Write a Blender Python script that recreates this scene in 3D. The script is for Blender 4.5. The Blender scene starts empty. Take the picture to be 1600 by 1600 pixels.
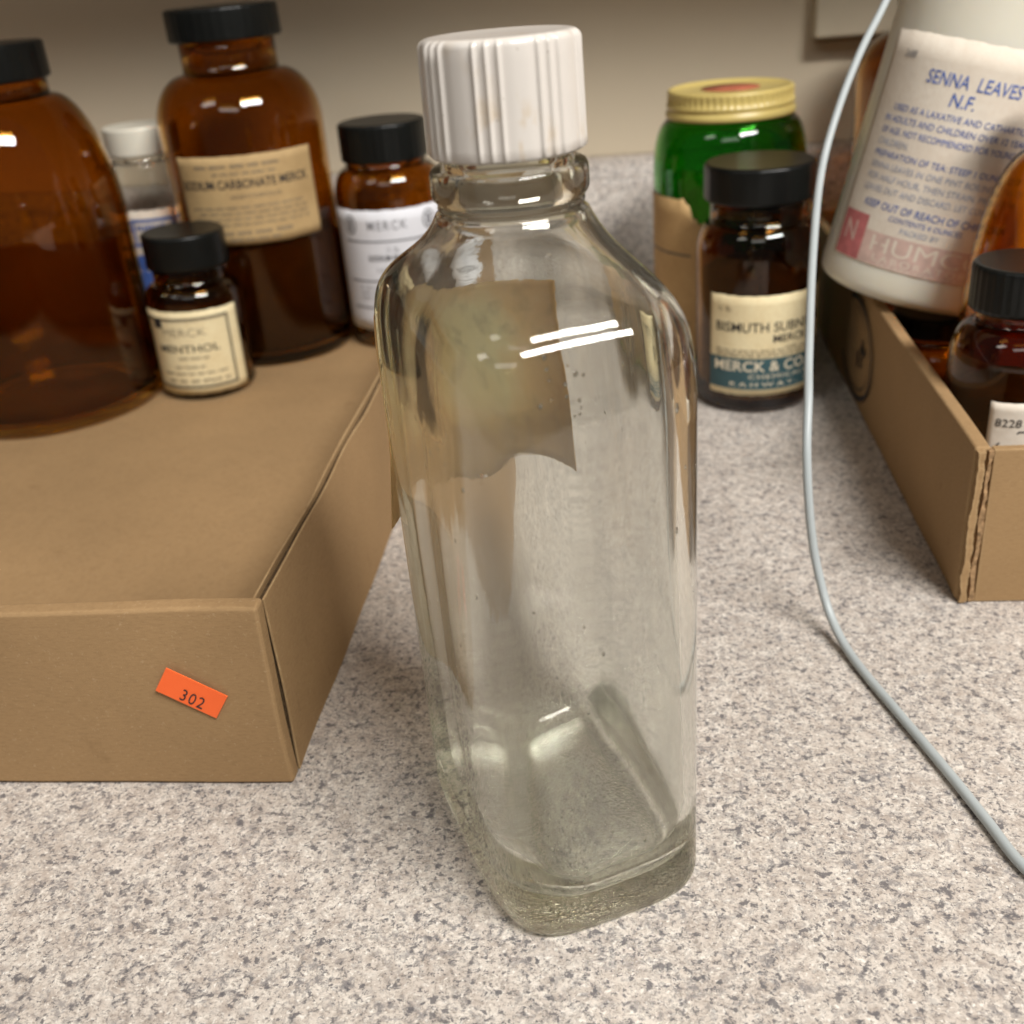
import bpy, bmesh, math, random
from mathutils import Vector, Matrix, noise as mnoise
random.seed(7)
S = bpy.context.scene
C = S.collection
R = math.radians
PI = math.pi

# ------------------------------------------------------------------ camera
TH, ROLL = R(27.6), R(5.0)
CAM = Vector((0, 0, 0.21))
FW = Vector((0, math.cos(TH), -math.sin(TH)))
r0 = Vector((1, 0, 0)); u0 = r0.cross(FW)
CR = math.cos(ROLL) * r0 - math.sin(ROLL) * u0
CU = math.sin(ROLL) * r0 + math.cos(ROLL) * u0
cd = bpy.data.cameras.new('camera')
cam = bpy.data.objects.new('camera', cd); C.objects.link(cam)
m = Matrix((CR, CU, -FW)).transposed().to_4x4(); m.translation = CAM
cam.matrix_world = m
cd.sensor_width = 36; cd.lens = 36 * 1680 / 1600
cd.clip_start = 0.01; cd.clip_end = 20
cd.dof.use_dof = True; cd.dof.focus_distance = 0.265; cd.dof.aperture_fstop = 16.0
S.camera = cam

# ------------------------------------------------------------------ world, lamps, exposure
W = bpy.data.worlds.new('World'); S.world = W; W.use_nodes = True
bg = W.node_tree.nodes['Background']
bg.inputs[0].default_value = (1.0, 0.90, 0.78, 1); bg.inputs[1].default_value = 0.07


def lamp(name, loc, target, sx, sy, power, col):
    l = bpy.data.lights.new(name, 'AREA'); l.shape = 'RECTANGLE'; l.size = sx; l.size_y = sy
    l.energy = power; l.color = col
    o = bpy.data.objects.new(name, l); C.objects.link(o)
    o.location = loc
    o.rotation_euler = (Vector(target) - Vector(loc)).to_track_quat('-Z', 'Y').to_euler()
    return o


lamp('ceiling_and_fill_light', (0.75, -0.62, 1.50), (0.35, 0.20, 0), 0.95, 0.28, 53, (1.0, 0.97, 0.925))
lamp('ceiling_and_fill_light', (-1.05, -0.45, 1.42), (-1.05, -0.35, 0), 0.6, 0.30, 3.5, (1.0, 0.95, 0.89))
lamp('ceiling_and_fill_light', (-0.25, -1.45, 1.55), (0.0, 0.2, 0.1), 1.1, 0.30, 3.5, (1.0, 0.97, 0.93))  # added frontal fill lamp, brightens the label behind the clear bottle
S.view_settings.view_transform = 'Standard'; S.view_settings.look = 'None'
S.view_settings.exposure = 0.0; S.view_settings.gamma = 1.0
S.view_settings.use_curve_mapping = False
cy = S.cycles
cy.max_bounces = 26; cy.transmission_bounces = 24; cy.glossy_bounces = 8; cy.diffuse_bounces = 5
cy.transparent_max_bounces = 12; cy.volume_bounces = 0
cy.caustics_refractive = True; cy.caustics_reflective = False
cy.blur_glossy = 0.3; cy.sample_clamp_indirect = 120.0
cy.use_denoising = True
cy.use_adaptive_sampling = True; cy.adaptive_threshold = 0.01


# ------------------------------------------------------------------ helpers
def lin(r, g, b):
    f = lambda c: (c / 255 / 12.92) if c / 255 <= 0.04045 else ((c / 255 + 0.055) / 1.055) ** 2.4
    return (f(r), f(g), f(b), 1)


def empty(name, loc=(0, 0, 0), rotz=0.0, label=None, cat=None, group=None):
    o = bpy.data.objects.new(name, None); C.objects.link(o)
    o.empty_display_size = 0.02
    o.location = loc; o.rotation_euler = (0, 0, rotz)
    tag(o, label, cat, group)
    return o


def tag(o, label=None, cat=None, group=None, kind=None):
    if label: o['label'] = label
    if cat: o['category'] = cat
    if group: o['group'] = group
    if kind: o['kind'] = kind
    return o


def mesh(name, V, F, mats, parent=None, smooth=True, mi=None, loc=None, fixn=False):
    me = bpy.data.meshes.new(name)
    me.from_pydata([tuple(v) for v in V], [], F)
    if not isinstance(mats, (list, tuple)): mats = [mats]
    for x in mats: me.materials.append(x)
    if mi: me.polygons.foreach_set('material_index', mi)
    if fixn:
        bm = bmesh.new(); bm.from_mesh(me)
        bmesh.ops.recalc_face_normals(bm, faces=bm.faces); bm.to_mesh(me); bm.free()
    me.polygons.foreach_set('use_smooth', [smooth] * len(me.polygons))
    me.update()
    o = bpy.data.objects.new(name, me); C.objects.link(o)
    if parent: o.parent = parent
    if loc: o.location = loc
    return o


def loft(rings, close_start=True, close_end=True):
    """rings: list of equal-length vertex loops -> verts, quads"""
    n = len(rings[0]); V = []; F = []
    for rg in rings: V += rg
    for i in range(len(rings) - 1):
        for j in range(n):
            k = (j + 1) % n
            F.append((i * n + j, i * n + k, (i + 1) * n + k, (i + 1) * n + j))
    if close_start: F.append(tuple(reversed(range(n))))
    if close_end:
        b = (len(rings) - 1) * n
        F.append(tuple(b + j for j in range(n)))
    return V, F


def smooth_profile(P, steps=6):
    """Catmull-Rom through (r,z) points; a point given three values (r,z,1) is a hard corner."""
    out = []
    n = len(P)
    for i in range(n - 1):
        p1, p2 = P[i], P[i + 1]
        p0 = P[i - 1] if i > 0 and len(p1) == 2 else p1
        p3 = P[i + 2] if i + 2 < n and len(p2) == 2 else p2
        st = steps
        for k in range(st):
            t = k / st
            q = []
            for a in (0, 1):
                m1 = (p2[a] - p0[a]) / 2; m2 = (p3[a] - p1[a]) / 2
                t2, t3 = t * t, t * t * t
                q.append((2 * t3 - 3 * t2 + 1) * p1[a] + (t3 - 2 * t2 + t) * m1 + (-2 * t3 + 3 * t2) * p2[a] + (t3 - t2) * m2)
            out.append((max(q[0], 0.0), q[1]))
    out.append((P[-1][0], P[-1][1]))
    return out


def lathe_rings(prof, seg=64):
    return [[(max(r, 1e-5) * math.cos(2 * PI * j / seg), max(r, 1e-5) * math.sin(2 * PI * j / seg), z) for j in range(seg)] for r, z in prof]


def lathe(name, prof, mat, parent, seg=64, smooth=True):
    V, F = loft(lathe_rings(prof, seg))
    return mesh(name, V, F, mat, parent, smooth)


def glass_shell(name, prof, wall, floor, mat, parent, seg=72):
    """prof: outer profile from base edge to the mouth (r,z). Closed wall with an inner skin."""
    outer = [(0.0, 0.0015), (prof[0][0] * 0.8, 0.0012)] + prof
    inner = []
    for i, (r, z) in enumerate(prof):
        if z < floor: continue
        inner.append((max(r - wall, 0.003), z))
    r1 = inner[0][0]
    inner_bottom = [(r1 - 0.0005, floor + 0.003), (r1 - 0.003, floor + 0.0008), (r1 * 0.6, floor), (0.0, floor)]
    inner = [q for q in inner if q[1] > floor + 0.0035]
    full = outer + [(prof[-1][0] - wall * 0.5, prof[-1][1] + wall * 0.3)] + list(reversed(inner)) + inner_bottom
    V, F = loft(lathe_rings(full, seg))
    return mesh(name, V, F, mat, parent, True)


def box_vf(x0, x1, y0, y1, z0, z1):
    V = [(x0, y0, z0), (x1, y0, z0), (x1, y1, z0), (x0, y1, z0), (x0, y0, z1), (x1, y0, z1), (x1, y1, z1), (x0, y1, z1)]
    F = [(0, 3, 2, 1), (4, 5, 6, 7), (0, 1, 5, 4), (1, 2, 6, 5), (2, 3, 7, 6), (3, 0, 4, 7)]
    return V, F


def box(name, b, mat, parent=None, bevel=0.0, seg=3):
    V, F = box_vf(*b)
    o = mesh(name, V, F, mat, parent, bevel > 0)
    if bevel:
        md = o.modifiers.new('bevel', 'BEVEL'); md.width = bevel; md.segments = seg; md.limit_method = 'ANGLE'
        wn = o.modifiers.new('wn', 'WEIGHTED_NORMAL')
    return o


def tube(name, pts, rad, mat, parent=None, seg=16, sub=8):
    P = [Vector(p) for p in pts]; Q = []
    for i in range(len(P) - 1):
        a = P[max(i - 1, 0)]; b = P[i]; c = P[i + 1]; d = P[min(i + 2, len(P) - 1)]
        for k in range(sub):
            t = k / sub
            Q.append(0.5 * ((2 * b) + (c - a) * t + (2 * a - 5 * b + 4 * c - d) * t * t + (3 * b - a - 3 * c + d) * t ** 3))
    Q.append(P[-1])
    rings = []
    n = None
    for i, q in enumerate(Q):
        T = (Q[min(i + 1, len(Q) - 1)] - Q[max(i - 1, 0)]).normalized()
        if n is None: n = T.orthogonal().normalized()
        n = (n - T * n.dot(T)).normalized(); b = T.cross(n)
        rings.append([q + rad * (math.cos(2 * PI * j / seg) * n + math.sin(2 * PI * j / seg) * b) for j in range(seg)])
    V, F = loft(rings)
    return mesh(name, V, F, mat, parent, True)


# ------------------------------------------------------------------ materials
class NT:
    def __init__(s, name):
        s.m = bpy.data.materials.new(name); s.m.use_nodes = True
        s.t = s.m.node_tree; s.b = s.t.nodes['Principled BSDF']; s.out = s.t.nodes['Material Output']

    def n(s, typ, **kw):
        nd = s.t.nodes.new(typ)
        for k, v in kw.items():
            if k in nd.inputs: nd.inputs[k].default_value = v
            else: setattr(nd, k, v)
        return nd

    def l(s, a, b): s.t.links.new(a, b)

    def coord(s, kind='Object', scale=(1, 1, 1), loc=(0, 0, 0)):
        tc = s.n('ShaderNodeTexCoord'); mp = s.n('ShaderNodeMapping')
        mp.inputs['Scale'].default_value = scale; mp.inputs['Location'].default_value = loc
        s.l(tc.outputs[kind], mp.inputs[0]); return mp.outputs[0]

    def noise(s, vec, scale, detail=3, rough=0.55):
        nd = s.n('ShaderNodeTexNoise'); nd.inputs['Scale'].default_value = scale
        nd.inputs['Detail'].default_value = detail; nd.inputs['Roughness'].default_value = rough
        s.l(vec, nd.inputs['Vector']); return nd.outputs['Fac']

    def ramp(s, fac, stops, interp='LINEAR'):
        nd = s.n('ShaderNodeValToRGB'); cr = nd.color_ramp; cr.interpolation = interp
        while len(cr.elements) < len(stops): cr.elements.new(0.5)
        for e, (p, c) in zip(cr.elements, stops):
            e.position = p; e.color = c if isinstance(c, (tuple, list)) else (c, c, c, 1)
        s.l(fac, nd.inputs[0]); return nd.outputs[0]

    def mix(s, fac, a, b, mode='MIX'):
        nd = s.n('ShaderNodeMix', data_type='RGBA', blend_type=mode)
        for sock, v in ((nd.inputs[0], fac), (nd.inputs[6], a), (nd.inputs[7], b)):
            if isinstance(v, (int, float)): sock.default_value = v
            elif isinstance(v, (tuple, list)): sock.default_value = v
            else: s.l(v, sock)
        return nd.outputs[2]

    def math(s, op, a, b=0.0):
        nd = s.n('ShaderNodeMath', operation=op)
        for sock, v in ((nd.inputs[0], a), (nd.inputs[1], b)):
            if isinstance(v, (int, float)): sock.default_value = v
            else: s.l(v, sock)
        return nd.outputs[0]

    def bump(s, h, strength, dist=0.0002):
        nd = s.n('ShaderNodeBump'); nd.inputs['Strength'].default_value = strength
        nd.inputs['Distance'].default_value = dist
        s.l(h, nd.inputs['Height']); s.l(nd.outputs[0], s.b.inputs['Normal']); return nd

    def set(s, **kw):
        for k, v in kw.items():
            sock = s.b.inputs[k.replace('_', ' ')]
            if isinstance(v, (int, float, tuple, list)): sock.default_value = v
            else: s.l(v, sock)
        return s


def m_plain(name, col, rough=0.5, var=0.08, scale=60, spec=0.5, bump=0.0, bscale=400):
    t = NT(name); v = t.coord()
    f = t.noise(v, scale, 4)
    dark = tuple(c * (1 - var) for c in col[:3]) + (1,); light = tuple(min(c * (1 + var), 1) for c in col[:3]) + (1,)
    t.set(Base_Color=t.ramp(f, [(0.3, dark), (0.7, light)]), Roughness=rough)
    t.b.inputs['Specular IOR Level'].default_value = spec
    if bump: t.bump(t.noise(v, bscale, 3), bump)
    return t.m


def m_stained(name, col, rough, var, scale, spec):
    t = NT(name); v = t.coord()
    f = t.ramp(t.noise(v, scale, 3), [(0.3, tuple(c * 0.97 for c in col[:3]) + (1,)), (0.7, col)])
    st = t.math('MULTIPLY', t.ramp(t.noise(t.coord(scale=(1, 1, 0.45)), 190, 4, 0.6), [(0.54, 0.0), (0.68, 0.6)]), t.ramp(t.noise(v, 60, 2), [(0.42, 0.0), (0.58, 1.0)]))
    c = t.mix(st, f, (0.55, 0.42, 0.26, 1))
    dk = t.ramp(t.noise(v, 700, 2), [(0.72, 0.0), (0.76, 0.6)])
    t.set(Base_Color=t.mix(dk, c, (0.25, 0.20, 0.15, 1)), Roughness=rough)
    t.b.inputs['Specular IOR Level'].default_value = spec
    t.bump(t.noise(v, 120, 3), 0.05, 0.0005)
    return t.m


def m_glass(name, col, rough=0.02, bump=0.05, bscale=25, ior=1.5, dirt=0.0, vol=None):
    t = NT(name); v = t.coord()
    t.set(Base_Color=col, Roughness=rough, IOR=ior, Transmission_Weight=1.0)
    if bump: t.bump(t.noise(v, bscale, 2), bump, 0.002)
    if vol:
        va = t.n('ShaderNodeVolumeAbsorption'); va.inputs[0].default_value = vol[0]; va.inputs[1].default_value = vol[1]
        t.l(va.outputs[0], t.out.inputs['Volume'])
    return t.m


def m_cardboard(name, col=(0.345, 0.220, 0.108)):
    t = NT(name); v = t.coord(); v2 = t.coord(scale=(1, 1, 3.5))
    big = t.noise(v, 14, 3); fib = t.noise(v2, 420, 4, 0.7); fl = t.noise(v, 900, 2, 0.6)
    c0 = t.ramp(big, [(0.3, tuple(c * 0.90 for c in col) + (1,)), (0.7, tuple(c * 1.08 for c in col) + (1,))])
    c1 = t.mix(t.ramp(fib, [(0.30, 0.30), (0.55, 0.0)]), c0, (col[0] * 0.55, col[1] * 0.52, col[2] * 0.5, 1))
    c2 = t.mix(t.ramp(fl, [(0.62, 0.0), (0.80, 0.30)]), c1, (0.60, 0.45, 0.29, 1))
    bv = t.n('ShaderNodeBevel', samples=4); bv.inputs['Radius'].default_value = 0.0014
    ge = t.n('ShaderNodeNewGeometry'); dt = t.n('ShaderNodeVectorMath', operation='DOT_PRODUCT')
    t.l(bv.outputs[0], dt.inputs[0]); t.l(ge.outputs['True Normal'], dt.inputs[1])
    wear = t.math('MULTIPLY', t.ramp(dt.outputs['Value'], [(0.80, 0.75), (0.985, 0.0)]), t.ramp(t.noise(v, 90, 4), [(0.35, 0.25), (0.6, 1.0)]))
    c2 = t.mix(wear, c2, (0.52, 0.37, 0.20, 1))
    sc = t.ramp(t.noise(t.coord(scale=(1, 2.2, 1)), 48, 5, 0.7), [(0.62, 0.0), (0.72, 0.40)])
    c2 = t.mix(sc, c2, (col[0] * 0.6, col[1] * 0.56, col[2] * 0.52, 1))
    t.set(Base_Color=c2, Roughness=0.88)
    t.b.inputs['Specular IOR Level'].default_value = 0.2
    t.bump(t.noise(v2, 320, 4, 0.7), 0.22, 0.0003)
    return t.m


def m_counter():
    t = NT('speckled_laminate'); v = t.coord(scale=(1, 1.0, 1))
    d = t.n('ShaderNodeTexNoise'); d.inputs['Scale'].default_value = 240; t.l(v, d.inputs['Vector'])
    vm = t.n('ShaderNodeVectorMath', operation='MULTIPLY_ADD'); t.l(d.outputs['Color'], vm.inputs[0])
    vm.inputs[1].default_value = (0.0022, 0.0022, 0.0022); t.l(v, vm.inputs[2]); w = vm.outputs[0]
    mid = t.noise(w, 260, 4, 0.65); fine = t.noise(w, 1100, 3, 0.7)
    base = t.ramp(mid, [(0.30, (0.43, 0.37, 0.325, 1)), (0.48, (0.59, 0.53, 0.475, 1)), (0.66, (0.72, 0.67, 0.61, 1))])
    base = t.mix(t.ramp(t.noise(v, 90, 2), [(0.52, 0.0), (0.72, 0.35)]), base, (0.54, 0.465, 0.405, 1))
    # fine grey-brown grain
    base = t.mix(t.ramp(fine, [(0.34, 0.75), (0.52, 0.0)]), base, (0.24, 0.21, 0.185, 1))
    # white flecks
    base = t.mix(t.ramp(t.noise(w, 900, 2, 0.5), [(0.58, 0.0), (0.72, 0.75)]), base, (0.85, 0.82, 0.77, 1))
    # soft grey mottles that gather in patches
    patch = t.ramp(t.noise(v, 85, 3), [(0.36, 0.15), (0.62, 1.0)])
    mot = t.ramp(t.noise(w, 560, 4, 0.65), [(0.49, 0.0), (0.62, 0.85)])
    base = t.mix(t.math('MULTIPLY', mot, patch), base, (0.20, 0.19, 0.195, 1))
    # slate chips of several sizes, soft edged
    for sc, lo, hi, al in ((410, 0.582, 0.655, 0.86), (720, 0.59, 0.66, 0.85), (290, 0.63, 0.705, 0.80)):
        v3 = t.coord(loc=(sc * 0.01, 0.3, 0)); vm3 = t.n('ShaderNodeVectorMath', operation='MULTIPLY_ADD'); t.l(d.outputs['Color'], vm3.inputs[0])
        vm3.inputs[1].default_value = (0.0012, 0.0012, 0.0012); t.l(v3, vm3.inputs[2])
        base = t.mix(t.ramp(t.noise(vm3.outputs[0], sc, 3, 0.6), [(lo, 0.0), (hi, al)]), base, (0.118, 0.113, 0.122, 1))
    # a faint red pen mark
    sx = t.n('ShaderNodeSeparateXYZ'); t.l(t.coord(), sx.inputs[0])
    ln = t.math('ABSOLUTE', t.math('ADD', sx.outputs[0], t.math('ADD', t.math('MULTIPLY', sx.outputs[1], -0.25), -0.0503)))
    inx = t.math('MULTIPLY', t.math('GREATER_THAN', sx.outputs[1], 0.196), t.math('LESS_THAN', sx.outputs[1], 0.2185))
    mark = t.math('MULTIPLY', t.math('MULTIPLY', t.ramp(ln, [(0.0, 0.6), (0.0011, 0.0)]), inx), t.ramp(t.noise(w, 300, 2), [(0.45, 0.0), (0.6, 0.9)]))
    base = t.mix(mark, base, (0.75, 0.16, 0.12, 1))
    t.set(Base_Color=base, Roughness=t.ramp(fine, [(0.3, 0.36), (0.7, 0.48)]))
    t.b.inputs['Specular IOR Level'].default_value = 0.35
    t.bump(t.noise(v, 700, 3), 0.08, 0.0002)
    return t.m


def m_paper(name, col, stain, amount=0.5, scale=35, rough=0.75, trans=0.0):
    t = NT(name); v = t.coord()
    f = t.noise(v, scale, 4, 0.6); g = t.noise(v, scale * 14, 3)
    c = t.mix(t.ramp(f, [(0.40, 0.0), (0.72, amount)]), col, stain)
    c = t.mix(t.ramp(g, [(0.35, 0.18), (0.6, 0.0)]), c, stain)
    t.set(Base_Color=c, Roughness=rough)
    t.bump(t.math('ADD', t.noise(v, 90, 3), t.math('MULTIPLY', t.noise(v, 500, 3), 0.3)), 0.35, 0.0006)
    if trans:
        t.b.inputs['Transmission Weight'].default_value = 0
        tr = t.n('ShaderNodeBsdfTranslucent'); t.l(c, tr.inputs[0])
        mx = t.n('ShaderNodeMixShader'); mx.inputs[0].default_value = trans
        t.l(t.b.outputs[0], mx.inputs[1]); t.l(tr.outputs[0], mx.inputs[2]); t.l(mx.outputs[0], t.out.inputs['Surface'])
    return t.m


def m_clear_bottle():
    t = NT('old_clear_glass'); v = t.coord()
    sx = t.n('ShaderNodeSeparateXYZ'); t.l(v, sx.inputs[0]); z = sx.outputs[2]
    t.set(Base_Color=(0.975, 0.985, 0.965, 1), Roughness=0.0, IOR=1.5, Transmission_Weight=1.0)
    # surface: slow waves, vertical draw lines, seeds, stippled heel
    streak = t.noise(t.coord(scale=(1, 1, 0.06)), 260, 3)
    slow = t.noise(v, 45, 2)
    vo = t.n('ShaderNodeTexVoronoi'); vo.inputs['Scale'].default_value = 260; t.l(v, vo.inputs['Vector'])
    sep = t.n('ShaderNodeSeparateColor'); t.l(vo.outputs['Color'], sep.inputs[0])
    seed = t.math('MULTIPLY', t.ramp(vo.outputs['Distance'], [(0.05, 1.0), (0.18, 0.0)]), t.ramp(sep.outputs[1], [(0.965, 0.0), (0.97, 1.0)]))
    heel = t.math('MULTIPLY', t.noise(v, 900, 2), t.ramp(z, [(0.004, 1.0), (0.0075, 0.0)]))
    h = t.math('ADD', t.math('MULTIPLY', streak, 0.10), t.math('MULTIPLY', slow, 0.22))
    h = t.math('ADD', h, t.math('MULTIPLY', seed, 0.35)); h = t.math('ADD', h, t.math('MULTIPLY', heel, 3.5))
    t.bump(h, 0.22, 0.0010)
    at = t.n('ShaderNodeAttribute', attribute_name='inner')
    inner = at.outputs['Fac']
    # dried residue on the inside: clouded glass below, thin white film
    lowz = t.ramp(z, [(0.012, 0.35), (0.05, 1.0), (0.11, 0.15)])
    cloud = t.ramp(t.noise(t.coord(scale=(1, 1, 0.35)), 48, 5, 0.65), [(0.38, 0.0), (0.64, 1.0)])
    run = t.ramp(t.noise(t.coord(scale=(1, 1, 0.06)), 230, 3, 0.6), [(0.40, 0.0), (0.66, 1.0)])
    mask = t.math('MULTIPLY', inner, t.math('MULTIPLY', lowz, t.math('ADD', t.math('MULTIPLY', cloud, 0.55), t.math('MULTIPLY', run, 0.45))))
    t.l(t.math('MULTIPLY', inner, 0.03), t.b.inputs['Roughness'])
    b2 = t.n('ShaderNodeBsdfPrincipled'); b2.inputs['Base Color'].default_value = (0.97, 0.98, 0.95, 1)
    b2.inputs['Roughness'].default_value = 0.22; b2.inputs['IOR'].default_value = 1.5; b2.inputs['Transmission Weight'].default_value = 1.0
    mg = t.n('ShaderNodeMixShader'); t.l(mask, mg.inputs[0]); t.l(t.b.outputs[0], mg.inputs[1]); t.l(b2.outputs[0], mg.inputs[2])
    film = t.math('ADD', t.math('MULTIPLY', mask, 0.21), 0.008)
    df = t.n('ShaderNodeBsdfDiffuse'); df.inputs[0].default_value = (0.80, 0.78, 0.72, 1)
    tr = t.n('ShaderNodeBsdfTranslucent'); tr.inputs[0].default_value = (0.80, 0.78, 0.72, 1)
    ad = t.n('ShaderNodeMixShader'); ad.inputs[0].default_value = 0.5
    t.l(df.outputs[0], ad.inputs[1]); t.l(tr.outputs[0], ad.inputs[2])
    mx = t.n('ShaderNodeMixShader'); t.l(film, mx.inputs[0]); t.l(mg.outputs[0], mx.inputs[1]); t.l(ad.outputs[0], mx.inputs[2])
    t.l(mx.outputs[0], t.out.inputs['Surface'])
    va = t.n('ShaderNodeVolumeAbsorption'); va.inputs[0].default_value = (0.80, 0.81, 0.34, 1); va.inputs[1].default_value = 9.5
    t.l(va.outputs[0], t.out.inputs['Volume'])
    return t.m


def m_back_label():
    t = NT('stained_label_paper'); v = t.coord()
    sx = t.n('ShaderNodeSeparateXYZ'); t.l(v, sx.inputs[0])
    # a pale patch in the upper middle, brown towards the edges and the foot
    n = t.math('MULTIPLY', t.math('SUBTRACT', t.noise(v, 60, 3), 0.5), 0.022)
    dx = t.math('MULTIPLY', t.math('ADD', sx.outputs[0], 0.008), 1.0); dz = t.math('SUBTRACT', sx.outputs[2], 0.117)
    d = t.math('SQRT', t.math('ADD', t.math('MULTIPLY', dx, dx), t.math('MULTIPLY', dz, dz)))
    d = t.math('ADD', d, n)
    c = t.ramp(t.math('MULTIPLY', d, 25.0), [(0.25, (0.98, 0.83, 0.46, 1)), (0.50, (0.96, 0.64, 0.28, 1)), (0.80, (0.76, 0.44, 0.17, 1))])
    c = t.mix(t.ramp(t.math('ADD', sx.outputs[2], t.math('MULTIPLY', n, 0.25)), [(0.0965, 0.7), (0.1035, 0.0)]), c, (0.50, 0.31, 0.13, 1))
    c = t.mix(t.ramp(t.noise(v, 180, 4), [(0.5, 0.0), (0.75, 0.35)]), c, (0.30, 0.18, 0.07, 1))
    t.set(Base_Color=c, Roughness=0.7)
    tr = t.n('ShaderNodeBsdfTranslucent'); t.l(c, tr.inputs[0])
    mx = t.n('ShaderNodeMixShader'); mx.inputs[0].default_value = 0.12
    t.l(t.b.outputs[0], mx.inputs[1]); t.l(tr.outputs[0], mx.inputs[2]); t.l(mx.outputs[0], t.out.inputs['Surface'])
    return t.m


M = {}
M['counter'] = m_counter()
M['wall'] = m_plain('painted_wall', (0.70, 0.605, 0.455, 1), 0.6, 0.03, 8, 0.3, 0.05, 300)
M['cabinet'] = m_plain('cabinet_wood', (0.30, 0.20, 0.10, 1), 0.5, 0.15, 12)
M['card'] = m_cardboard('kraft_cardboard')
M['cardcut'] = m_plain('cut_cardboard_edge', (0.30, 0.19, 0.10, 1), 0.95, 0.5, 500, 0.1, 0.6, 700)
M['clear'] = m_clear_bottle()
M['core'] = m_plain('core_card_painted_shade', (0.085, 0.055, 0.030, 1), 0.95, 0.4, 600, 0.1)  # shade between the flutes painted in as a dark core colour
M['cap_white'] = m_stained('white_bakelite', (0.66, 0.62, 0.575, 1), 0.20, 0.02, 40, 0.5)
M['backlabel'] = m_back_label()
M['amber'] = m_glass('amber_glass', (0.55, 0.275, 0.032, 1), 0.01, 0.10, 30)
M['amber_dark'] = m_glass('dark_amber_glass', (0.44, 0.215, 0.045, 1), 0.01, 0.10, 30)
M['amber_light'] = m_glass('light_amber_glass', (0.80, 0.44, 0.05, 1), 0.01, 0.10, 30)
M['bubble'] = m_glass('bubble_surface', (1, 1, 1, 1), 0.0, 0.0, 30)
M['green'] = m_glass('green_glass', (0.05, 0.36, 0.03, 1), 0.02, 0.12, 40)
M['jarglass'] = m_glass('clear_jar_glass', (0.92, 0.92, 0.9, 1), 0.01, 0.08, 30)
M['black_cap'] = m_plain('black_bakelite', (0.006, 0.0068, 0.0065, 1), 0.33, 0.2, 60, 0.32, 0.03, 500)
M['white_lid'] = m_plain('cream_white_lid', (0.76, 0.73, 0.62, 1), 0.35, 0.04, 30)
M['gold'] = m_plain('gold_lacquered_lid', (0.60, 0.47, 0.16, 1), 0.34, 0.10, 50)
M['gold_red'] = m_plain('faded_red_print', (0.45, 0.13, 0.07, 1), 0.5, 0.25, 120)
M['hdpe'] = None
M['orange'] = m_plain('fluorescent_orange_paper', (1.0, 0.15, 0.028, 1), 0.6, 0.04, 80)
M['ink'] = m_plain('black_ink', (0.022, 0.020, 0.022, 1), 0.7, 0.2, 300)
M['ink_soft'] = m_plain('faded_ink', (0.20, 0.16, 0.11, 1), 0.8, 0.3, 300)
M['ink_grey'] = m_plain('grey_ink', (0.22, 0.22, 0.24, 1), 0.8, 0.2, 300)
M['ink_blue'] = m_plain('blue_ink', (0.06, 0.13, 0.42, 1), 0.7, 0.25, 300)
M['ink_pale_blue'] = m_plain('worn_blue_ink', (0.30, 0.34, 0.46, 1), 0.8, 0.25, 300)
M['red'] = m_plain('dull_red_print', (0.52, 0.16, 0.16, 1), 0.7, 0.2, 200)
M['pink'] = m_plain('faded_pink_print', (0.62, 0.44, 0.38, 1), 0.7, 0.15, 200)
M['cream_ink'] = m_plain('cream_print', (0.74, 0.66, 0.50, 1), 0.7, 0.1, 200)
M['teal'] = m_plain('teal_print', (0.034, 0.085, 0.098, 1), 0.6, 0.15, 120)
M['p_cream'] = m_paper('cream_label_paper', (0.78, 0.68, 0.43, 1), (0.55, 0.37, 0.15, 1), 0.35)
M['p_brown'] = m_paper('browned_label_paper', (0.52, 0.36, 0.17, 1), (0.30, 0.19, 0.08, 1), 0.6)
M['p_tan'] = m_paper('tan_label_paper', (0.58, 0.38, 0.17, 1), (0.36, 0.20, 0.07, 1), 0.5)
M['fill_shade'] = m_plain('painted_shade_fill', (0.06, 0.045, 0.035, 1), 0.9, 0.3, 90)  # shade inside the bottles, painted as a dark brown fill
M['p_white'] = m_paper('white_label_paper', (0.76, 0.77, 0.82, 1), (0.62, 0.62, 0.66, 1), 0.3)
M['p_offwhite'] = m_paper('offwhite_label_paper', (0.76, 0.69, 0.59, 1), (0.62, 0.50, 0.38, 1), 0.4)
M['cable'] = m_plain('grey_cable_sheath', (0.40, 0.44, 0.45, 1), 0.42, 0.05, 60)
M['plate'] = m_plain('cream_plastic', (0.58, 0.51, 0.38, 1), 0.4, 0.04, 40)

t = NT('milky_plastic'); v = t.coord()
t.set(Base_Color=t.ramp(t.noise(v, 30, 3), [(0.3, (0.74, 0.70, 0.58, 1)), (0.7, (0.80, 0.77, 0.66, 1))]), Roughness=0.35)
t.b.inputs['Subsurface Weight'].default_value = 0.4
t.b.inputs['Subsurface Radius'].default_value = (0.01, 0.008, 0.005); t.b.inputs['Subsurface Scale'].default_value = 1.0
M['hdpe'] = t.m


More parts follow.
